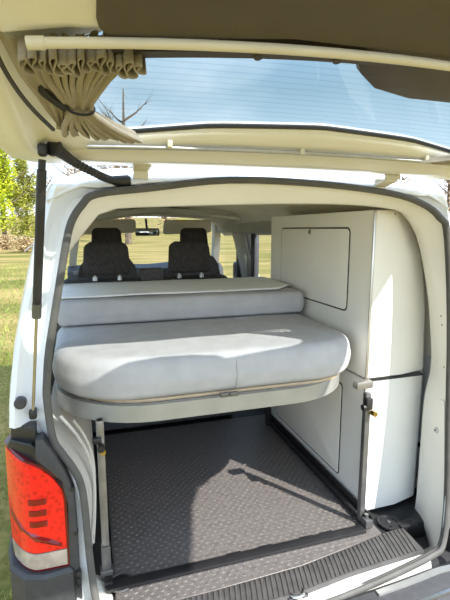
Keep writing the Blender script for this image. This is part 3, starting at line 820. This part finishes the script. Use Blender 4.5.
# curtain rails on the tailgate
bm = BM(); pts = [TG(x, .702-.058*(abs(x+.05)/.65)**2, -.118+bow(x)*.5) for x in [-.665+1.33*k/24 for k in range(25)]]
tube(bm, pts, .0075, 12)
rail1 = finish('upper_curtain_rail', bm, M['crailm'], tgate)
for e_ in (0, -1):
    bm = BM(); q = pts[1] if e_ == 0 else pts[-2]; d = (pts[e_]-q).normalized()
    tube(bm, [pts[e_]-d*.012, pts[e_]+d*.012], .009, 12)
    finish('rail_cap', bm, M['crailm'], rail1)
bm = BM(); pts2 = [TG(x, .200-.012*(x/.6)**2, -.050+bow(x)*.7) for x in [-.60+1.2*k/20 for k in range(21)]]
tube(bm, pts2, .0055, 10); finish('lower_curtain_rail', bm, M['steel'], tgate)
for x in (-.03, .39, -.4):
    bm = BM(); box(bm, TG(x, .200, -.045), (.014, .02, .02), .003); finish('rail_bracket', bm, M['crailm'], tgate)
# wiper motor cover in the middle of the window's lower edge
bm = BM(); loops = []
base = [Vector(p) for p in ((-.15, .640), (-.12, .602), (-.06, .562), (.04, .540), (.15, .540), (.25, .560), (.31, .600), (.34, .648), (.34, .70), (-.15, .70))]
bl = rpoly(base, .015, 3)
for t, n in ((1, -.03), (1.0, -.070), (.97, -.080), (.88, -.086), (.6, -.089), (.2, -.090)):
    loops.append([TG(.09+(p.x-.09)*t, .645+(p.y-.645)*t, n) for p in bl])
loft(bm, loops, True, True, True)
wmc = finish('wiper_motor_cover', bm, M['motor'], tgate, 40)
# hinges
for u, v in ((143, 162), (392, 180)):
    c = px(u, v-2, 1, .02); bm = BM()
    box(bm, c+Vector((0, -.0, .012)), (.058, .008, .036), .003, Matrix.Rotation(R(-20), 3, 'X'))
    box(bm, c+Vector((0, .03, -.012)), (.05, .06, .012), .003, Matrix.Rotation(R(-12), 3, 'X'))
    box(bm, c+Vector((0, .065, -.022)), (.045, .012, .05), .003)
    h = finish('hinge', bm, M['crailm'], tgate)
    for dx in (-.014, .014):
        bm = BM(); a = c+Vector((dx, -.004, .016)); tube(bm, [a, a+Vector((0, -.007, -.003))], .006, 8, radii=[.008, .006]); finish('hinge_bolt', bm, M['steel'], h)

# ------------------------------------------------------------------ tailgate curtains (each its own thing)
def curtain(sg, label):
    base = TG(sg*.62, .40, -.07)
    t = thing('curtain', base, label, 'curtain', 'gathered curtains on the tailgate window')
    NU, NV = 150, 34
    # v=0 at far rail, v=1 at hinge-side rail ; table of (v, xouter, xinner, s, amp)
    tab = [(0, .685, .515, .615, .009), (.12, .68, .525, .585, .011), (.3, .662, .565, .525, .012), (.44, .640, .588, .465, .009), (.5, .634, .592, .440, .006), (.56, .636, .588, .42, .008), (.8, .652, .535, .36, .012), (.93, .657, .49, .318, .014), (1, .658, .475, .295, .008)]
    if sg > 0: tab = [(0, .685, .575, .615, .008), (.12, .68, .58, .585, .009), (.3, .662, .60, .525, .009), (.44, .645, .612, .465, .007), (.5, .64, .615, .440, .005), (.56, .64, .605, .42, .007), (.8, .645, .50, .31, .010), (.93, .65, .42, .245, .012), (1, .65, .37, .215, .007)]
    bm = BM(); rows = []
    for j in range(NV+1):
        v = j/NV
        a = interp([(q[0], q[1]) for q in tab], v); b = interp([(q[0], q[2]) for q in tab], v); s = interp([(q[0], q[3]) for q in tab], v); am = interp([(q[0], q[4]) for q in tab], v)
        r_ = []
        for i in range(NU+1):
            u = i/NU
            ph = u*2*PI*9+.8*math.sin(5*u+2*v)
            x = lerp(a, b, u)+.004*math.sin(ph*2)
            sag = .012*math.sin(PI*v)
            ss = s+(u-.5)*(.05*(1-v)-.03*v)
            r_.append(TG(sg*x, ss, (-.075 if sg < 0 else -.072+.02*v)-sag+am*math.sin(ph)+.003*math.sin(ph*2.3+7*v)+bow(x)*.7))
        rows.append(r_)
    loft(bm, rows, False); finish('drape', bm, M['curtain'], t, 80)
    bm = BM(); rows = []
    for k in range(13):
        t_ = k/12; s_ = lerp(.60, .33, t_)
        xo = interp(((0, .722), (.4, .708), (.75, .680), (1, .655)), t_); xi = interp(((0, .66), (.55, .628), (1, .645)), t_)
        rows.append([TG(sg*lerp(xo, xi, q/10), s_+.02*(q/10)*t_, -.070+.004*math.sin(q*1.9+3*t_)-.006*math.sin(PI*q/10)+bow(.67)*.7) for q in range(11)])
    loft(bm, rows, False); finish('side_flap', bm, M['curtain'], t, 80)
    # gathered heading: a ruffled band folded back and forth
    bm = BM(); rows = []
    for k, n_ in enumerate((-.070, -.085, -.098, -.112)):
        r_ = []
        for i in range(421):
            u = i/420; ph = u*2*PI*13+.5*math.sin(u*17)
            x = lerp(.692, .512 if sg < 0 else .575, u)+.0048*math.sin(2*ph+.4)*(1+.3*math.sin(u*23))
            s = .598-.03*((1-u)**2)*.6+(.017+.006*math.sin(u*31))*math.sin(ph)+.002*k
            r_.append(TG(sg*x, s, n_+.004*math.sin(u*13)*(k/3)+bow(x)*.7))
        rows.append(r_)
    loft(bm, rows, False); o = finish('heading_ruffle', bm, M['curtain'], t, 80)
    md = o.modifiers.new('t', 'SOLIDIFY'); md.thickness = .0022
    # tie strap round the waist, running back to the door frame
    bm = BM(); c = TG(sg*(.612 if sg < 0 else .628), .440, -.090+bow(.62)*.7)
    ring = [c+Vector((sg*.025*math.cos(q), 0, 0))+DN*(.013*math.sin(q))+DS*(.004*math.cos(q)) for q in [2*PI*k/24 for k in range(24)]]
    sweep(bm, ring, [(-.004, -.002), (.004, -.002), (.004, .002), (-.004, .002)], True)
    sweep(bm, catmull([TG(sg*.635, .44, -.105), TG(sg*.655, .452, -.097), TG(sg*.672, .468, -.090), TG(sg*.685, .48, -.07)], 4), [(-.012, -.002), (.012, -.002), (.012, .002), (-.012, .002)])
    finish('tie_strap', bm, M['strap'], t)
    return t
curtain(-1, 'taupe gathered curtain tied with a black strap at left')
curtain(1, 'taupe gathered curtain at the right end of the rear window')

# ------------------------------------------------------------------ rubber mat and floor hardware
fm = BM(); x0, x1, y0, y1 = -.58, .50, .085, 1.33
prism(fm, [Vector(p) for p in ((-.575, .006), (-.25, .006), (.1, .02), (.33, .053), (.50, .083), (x1, y1), (x0, y1))], lambda x, y, h: Vector((x, y, h)), .566, .584, .003)
r_ = 0; y = .02
while y < y1-.01:
    x = x0+.02+(.0175 if r_ % 2 else 0)
    while x < x1-.01:
        if y < interp(YF, x)+.018: x += .035; continue
        v = [fm.verts.new((x+a, y+b, c)) for a, b, c in ((-.0085, 0, .584), (0, -.0055, .584), (.0085, 0, .584), (0, .0055, .584), (-.003, 0, .5868), (.003, 0, .5868))]
        for f in ((0, 1, 5, 4), (1, 2, 5), (2, 3, 4, 5), (3, 0, 4)): fm.faces.new([v[q] for q in f])
        x += .035
    y += .0185; r_ += 1
tag(finish('rubber_mat', fm, M['rubber'], sharp=20), 'black studded rubber mat covering the load floor', 'mat')
# round lashing points
for (u, v), lab in (((121, 582), 'round lashing point at the left rear of the mat'), ((389, 520), 'dark lashing ring on the floor beside the right pillar')):
    p = px(u, v, 2, .588); p = Vector((p.x, p.y, .584))
    if u > 200: p.z = .571
    t = thing('lashing_point', p, lab, 'lashing point', None)
    bm = BM(); tube(bm, [p+Vector((.042*math.cos(q), .042*math.sin(q), .004)) for q in [2*PI*k/28 for k in range(28)]], .004 if u < 200 else .007, 8, True)
    finish('ring', bm, M['darksteel'] if u < 200 else M['black'], t)
    bm = BM(); tube(bm, [p, p+Vector((0, 0, .004))], .03, 20, radii=[.036, .034]); finish('plate', bm, M['black'], t)
    bm = BM(); tube(bm, [p+Vector((0, 0, .003)), p+Vector((0, 0, .01))], .008, 6); finish('bolt', bm, M['steel'], t)
p = px(404, 522, 2, .59)
bm = BM(); box(bm, Vector((p.x, p.y, .572)), (.13, .045, .024), .01, Matrix.Rotation(.15, 3, 'Z')); box(bm, Vector((p.x-.01, p.y-.02, .588)), (.05, .02, .012), .004)
tag(finish('floor_bracket', bm, M['black']), 'black bracket on the floor between right cabinet and rear pillar', 'bracket')

# ------------------------------------------------------------------ folding bed frame
bed = thing('bed_frame', (-.07, .45, .59), 'grey metal folding bed frame on two legs over the mat', 'bed frame')
def rect(a, b): return [(-a, -b), (a, -b), (a, b), (-a, b)]
pl = rpoly([Vector(p) for p in ((-.745, 1.30), (-.745, .15), (.448, .15), (.448, 1.30))], [.01, .34, .34, .01], 10)
pth = [Vector((p.x, p.y, 1.205)) for p in pl]
bm = BM(); sweep(bm, pth, rect(.012, .030)); finish('front_rail', bm, M['railpaint'], bed, 25)
bm = BM(); box(bm, (-.145, 1.0, 1.205), (1.19, .03, .05), .004); finish('cross_member', bm, M['darksteel'], bed); bm = BM(); box(bm, (-.145, .6, 1.20), (1.19, .03, .04), .004)
finish('cross_member', bm, M['darksteel'], bed)
bm = BM(); lp = rpoly([Vector(p) for p in ((-.715, .172), (.425, .172), (.425, 1.3), (-.715, 1.3))], [.30, .22, .01, .01], 8)
prism(bm, lp, lambda x, y, h: Vector((x, y, h)), 1.232, 1.244, .002); finish('slat_board', bm, M['wood'], bed)
# left leg and right leg
lx, ly = -.60, .175
bm = BM(); box(bm, (lx, ly, .90), (.026, .026, .58), .003); box(bm, (lx, ly, 1.16), (.02, .034, .06), .003)
leg = finish('leg', bm, M['legsteel'], bed)
bm = BM(); box(bm, (lx, ly-.002, .655), (.032, .032, .13), .003); box(bm, (lx, ly-.0, .61), (.045, .04, .035), .005); finish('leg_foot', bm, M['darksteel'], leg)
bm = BM(); cyl(bm, (lx, ly-.012, 1.10), (lx, ly-.04, 1.10), .012, 12); box(bm, (lx-.012, ly-.018, 1.125), (.03, .02, .02), .004); finish('leg_clamp', bm, M['black'], leg)
bm = BM(); cyl(bm, (lx+.006, ly-.018, 1.085), (lx+.006, ly-.034, 1.085), .010, 10); finish('clamp_bolt', bm, M['brass'], leg)
rx, ry = .452, .165
bm = BM(); box(bm, (rx, ry, .885), (.024, .024, .57), .003); leg2 = finish('leg', bm, M['darksteel'], bed)
bm = BM(); cyl(bm, (rx-.03, ry-.015, 1.115), (rx+.0, ry-.015, 1.115), .013, 12); box(bm, (rx-.004, ry-.014, 1.13), (.03, .03, .05), .005); finish('leg_clamp', bm, M['black'], leg2)
bm = BM(); cyl(bm, (rx+.012, ry-.02, 1.092), (rx+.012, ry-.045, 1.092), .011, 10); finish('clamp_bolt', bm, M['brass'], leg2)
bm = BM(); box(bm, (.43, .166, 1.208), (.075, .035, .03), .004); finish('leg_bracket', bm, M['legsteel'], bed)
bm = BM()
box(bm, (.462, .66, .600), (.028, 1.08, .024), .003); box(bm, (.478, .66, .614), (.006, 1.08, .05), .001)
finish('floor_rail', bm, M['black'], bed)
bm = BM(); box(bm, (.462, .135, .607), (.034, .04, .036), .004); cyl(bm, (.462, .14, .615), (.462, .14, .64), .009, 10); finish('rail_foot', bm, M['darksteel'], bed)
bm = BM(); box(bm, (-.085, .118, .5935), (1.04, .042, .012), .002)
for x in (-.13, .0, .18, .27): box(bm, (x, .139, .5932), (.06, .012, .011), .002)
finish('cross_bar', bm, M['black'], bed)
bm = BM(); box(bm, (-.595, .66, .598), (.028, 1.08, .02), .003); finish('floor_rail', bm, M['black'], bed)
bm = BM(); cyl(bm, (-.595, 1.1, .6), (-.595, 1.1, 1.2), .014, 10); finish('rear_leg', bm, M['black'], bed); bm = BM(); box(bm, (.44, 1.16, .89), (.03, .03, .6), .004); finish('rear_leg', bm, M['black'], bed)

# ------------------------------------------------------------------ mattresses
def cushion(name, lp, z0, z1, r, crown, label, cat, matl, wob=.004, seamx=None, seg=6):
    bm = BM(); loops = []
    for k in range(seg+1):
        a = PI/2*k/seg; loops.append((r*.7*(1-math.sin(a)), z0+r*.7*(1-math.cos(a))))
    for k in range(1, 4): loops.append((-.006*math.sin(PI*k/4), lerp(z0+r*.7, z1-r, k/4)))
    for k in range(seg+1):
        a = PI/2*k/seg; loops.append((r*(1-math.cos(a)), z1-r*(1-math.sin(a))))
    c = sum((Vector(p) for p in lp), Vector((0, 0)))/len(lp)
    out = []
    for d, z in loops: out.append([Vector((p.x, p.y, z)) for p in inset(lp, d)])
    last = inset(lp, r)
    for t in (.93, .8, .6, .4, .2, .05):
        out.append([Vector((c.x+(p.x-c.x)*t, c.y+(p.y-c.y)*t, z1+crown*(1-t*t))) for p in last])
    for ro in out:
        for v in ro:
            nzv = noise.noise(v*4.5)*wob+noise.noise(v*13)*wob*.35
            v.z += nzv*(1 if v.z > z0+.03 else 0)
            if seamx is not None and abs(v.x-seamx) < .02:
                dd = 1-abs(v.x-seamx)/.02
                if v.z < z1-.01: v.y += .006*dd
    loft(bm, out, True, True, True)
    return bm
def dense(lp, step=.012):
    out = []; n = len(lp)
    for i in range(n):
        a, b = lp[i], lp[(i+1) % n]; m = max(1, int((b-a).length/step))
        for k in range(m): out.append(a.lerp(b, k/m))
    return out
lp = dense(rpoly([Vector(p) for p in ((-.750, .152), (.458, .152), (.468, .86), (-.765, .86))], [.30, .24, .05, .05], 12))
bm = cushion('mattress', lp, 1.2445, 1.392, .05, .006, '', '', None, .004, None)
mt = thing('mattress', (-.14, .5, 1.2445), 'grey fabric mattress lying on the bed frame, sunlit on top', 'mattress')
finish('cover', bm, M['fabric'], mt, 60)
sp_ = [Vector((-.115, .156, 1.255)), Vector((-.115, .1465, 1.28)), Vector((-.115, .1465, 1.32)), Vector((-.115, .1525, 1.35)), Vector((-.115, .164, 1.372))]
bm = BM(); tube(bm, catmull(sp_, 5), .0022, 6); finish('seam', bm, M['fabric'], mt)
for xx in (-.165, -.13):
    bm = BM(); box(bm, (xx, .143, 1.240), (.032, .012, .016), .002); finish('mattress_clip', bm, M['darksteel'], bed)
lp = dense(rpoly([Vector(p) for p in ((-.755, .735), (.462, .735), (.462, 1.30), (-.765, 1.30))], [.03, .04, .04, .04], 6))
bm = cushion('cushion', lp, 1.3985, 1.512, .032, .004, '', '', None, .004)
cu = finish('folded_mattress', bm, M['fabric'], None, 60)
tag(cu, 'folded grey mattress section lying across the back of the bed', 'mattress')
# white sheet laid over the folded section
bm = BM(); rows = []
for i in range(41):
    x = lerp(-.765, .455, i/40)
    r_ = []
    for j in range(13):
        t = j/12; y = lerp(.80, 1.31, t)+(.12*(1-t)*max(0, (i-36)/4))
        z = 1.5235+.004*math.sin(PI*min(1, t*1.4)*.5)+noise.noise(Vector((x*4, y*4, 1)))*.004
        r_.append(Vector((x, y, z)))
    rows.append(r_)
loft(bm, rows, False); o = finish('folded_sheet', bm, M['sheet'], None, 60)
md = o.modifiers.new('t', 'SOLIDIFY'); md.thickness = .005; md.offset = -1
tag(o, 'thin white folded sheet on top of the folded mattress', 'sheet')

# ------------------------------------------------------------------ storage cabinets on the right
def yz(fnx): return lambda y, z, h: Vector((h, y, z))
XF = .485
up = thing('upper_cabinet', (.65, .75, 1.20), 'tall cream upper cabinet with a locked door, right of the bed', 'cabinet')
def carc(z0, z1, xl, yb):
    b = BM()
    lp = [Vector(p) for p in ((xl, yb), (.672, yb), (.80, yb+.028), (.825, yb+.05), (.825, 1.262), (xl, 1.262))]
    rows = []
    for d, z in ((.003, z0), (0, z0+.003), (0, z1-.003), (.003, z1)):
        taper = interp(((.58, 0), (1.2, 0), (1.5, -.015), (1.7, -.05), (1.8, -.085), (1.87, -.13), (1.905, -.17)), z)
        rows.append([Vector((p.x+(taper if p.x > .74 else (taper*.5 if p.x > .66 else 0)), p.y, z)) for p in inset(lp, d)])
    zs_ = [z0+.003+(z1-z0-.006)*k/8 for k in range(1, 8)]
    mid = []
    for z in zs_:
        taper = interp(((.58, 0), (1.2, 0), (1.5, -.015), (1.7, -.05), (1.8, -.085), (1.87, -.13), (1.905, -.17)), z)
        mid.append([Vector((p.x+(taper if p.x > .74 else (taper*.5 if p.x > .66 else 0)), p.y, z)) for p in lp])
    loft(b, rows[:2]+mid+rows[2:], True, True, True); return b
finish('carcass', carc(1.2045, 1.905, XF, .227), M['board'], up, 25)
bm = BM(); box(bm, (XF+.004, .2275, 1.555), (.012, .008, .70), .003); finish('corner_edging', bm, M['alu'], up)
def hatch(parent, y0, y1, z0, z1, r, lock=None, sk=(0, 0, 0, 0)):
    pts = [Vector((y0, z0+sk[0])), Vector((y1, z0+sk[1])), Vector((y1, z1+sk[2])), Vector((y0, z1+sk[3]))]
    lp = rpoly(pts, r, 6)
    b = BM(); prism(b, lp, lambda y, z, h: Vector((h, y, z)), XF-.002, XF+.004); fr = finish('door_gasket', b, M['black'], parent)
    b = BM(); prism(b, inset(lp, .007), lambda y, z, h: Vector((h, y, z)), XF-.005, XF+.003, .002); d = finish('door', b, M['board2'] if False else M['board'], parent)
    if lock:
        b = BM(); c = Vector((XF-.005, lock[0], lock[1])); tube(b, [c+Vector((.002, 0, 0)), c+Vector((-.005, 0, 0))], .012, 16, radii=[.014, .012]); lk = finish('door_lock', b, M['steel'], d)
        b = BM(); box(b, c+Vector((-.006, 0, 0)), (.004, .005, .014), .001); finish('keyhole', b, M['black'], d)
lk_ = px(311, 232, 0, XF)
hatch(up, .388, 1.104, 1.464, 1.838, .028, (lk_.y, lk_.z))
for u, v in ((376, 214), (395, 214)):
    bm = BM(); p = px(u, v, 1, .226); cyl(bm, p, p+Vector((0, -.003, 0)), .004, 8)
    finish('screw_cover', bm, M['alu'], up)
lo = thing('lower_cabinet', (.65, .75, .5805), 'cream lower cabinet under the upper one, its sunlit rear panel facing out', 'cabinet')
finish('carcass', carc(.5845, 1.192, XF+.006, .227), M['board2'], lo, 25)
bm = BM(); box(bm, (XF+.006, .2285, .885), (.016, .012, .60), .003); finish('corner_edging', bm, M['alu'], lo)
XF = .491
hatch(lo, .405, 1.16, .662, 1.12, .02)
XF = .485
bm = BM(); box(bm, (.64, .232, 1.198), (.27, .02, .010)); finish('shadow_gap_strip', bm, M['black'], lo)

# ------------------------------------------------------------------ rear bench and front seats
bench = thing('rear_bench', (-.25, 1.5, .566), 'dark rear bench seat with two headrests behind the folded mattress', 'seat')
def seat_block(c, s, bev): b = BM(); box(b, c, s, bev, seg=4); return b
finish('backrest', seat_block((-.25, 1.52, 1.19), (1.06, .18, .68), .05), M['seatcloth'], bench, 60)
finish('base', seat_block((-.25, 1.47, .76), (1.10, .20, .35), .02), M['dash'], bench, 60)
finish('seat_cushion', seat_block((-.25, 1.85, .98), (1.06, .52, .18), .06), M['seatcloth'], bench, 60)
def headrest(cx, cy, z0, z1, wd_, parent, name='headrest', matl='seatcloth', dp=.10):
    b = BM(); rows = []
    n = 24
    for k in range(13):
        t = k/12; z = lerp(z0, z1, t)
        wx = wd_/2*(1-.10*t-.0*t*t)*(1 if t < .8 else math.sqrt(max(.02, 1-((t-.8)/.2)**2*.45)))*(1 if t > .12 else .82+1.5*t)
        dy = dp/2*(1-.25*t)*(1 if t < .85 else math.sqrt(max(.05, 1-((t-.85)/.15)**2*.8)))*(1 if t > .1 else .75+2.5*t)
        row_ = []
        for i in range(n):
            a = 2*PI*i/n; ca, sa = math.cos(a), math.sin(a)
            sx_ = math.copysign(abs(ca)**.55, ca); sy_ = math.copysign(abs(sa)**.55, sa)
            row_.append(Vector((cx+wx*sx_, cy+dy*sy_+.03*t, z)))
        rows.append(row_)
    loft(b, rows, True, True, True)
    h = finish(name, b, M[matl], parent, 70)
    for sg in (-1, 1):
        b = BM(); cyl(b, (cx+sg*.073, cy, z0-.07), (cx+sg*.073, cy, z0+.03), .007, 10); tube(b, [(cx+sg*.073, cy, z0-.035), (cx+sg*.073, cy, z0-.012)], .013, 10, radii=[.016, .012])
        finish('headrest_post', b, M['steel'], h)
    return h
for cx in (-.505, .01): headrest(cx, 1.46, 1.556, 1.752, .285, bench)
finish('centre_headrest', seat_block((-.235, 1.47, 1.545), (.15, .09, .085), .02), M['seatside'], bench, 60)
def front_seat(cx, label):
    cy = 2.72
    t = thing('front_seat', (cx, cy+.2, .566), label, 'seat', 'front seats')
    b = BM(); rows = []
    for z, hw, dy in ((1.0, .25, .06), (1.2, .265, .07), (1.4, .265, .065), (1.5, .24, .055), (1.57, .19, .045), (1.60, .13, .03)):
        rows.append([Vector((cx+hw*math.copysign(abs(math.cos(a))**.6, math.cos(a)), cy+dy*math.copysign(abs(math.sin(a))**.7, math.sin(a))-(z-1)*.22+.12, z)) for a in [2*PI*i/28 for i in range(28)]])
    loft(b, rows, True, True, True); finish('backrest', b, M['seatside'], t, 60)
    finish('seat_cushion', seat_block((cx, cy+.35, .96), (.52, .52, .18), .06), M['seatside'], t, 60)
    finish('seat_base', seat_block((cx, cy+.33, .72), (.46, .46, .30), .02), M['dash'], t)
    headrest(cx, cy-.02, 1.64, 1.84, .27, t)
front_seat(-.45, 'dark driver seat with headrest, left one of the front seats')
front_seat(.33, 'dark passenger seat with headrest, right one of the front seats')
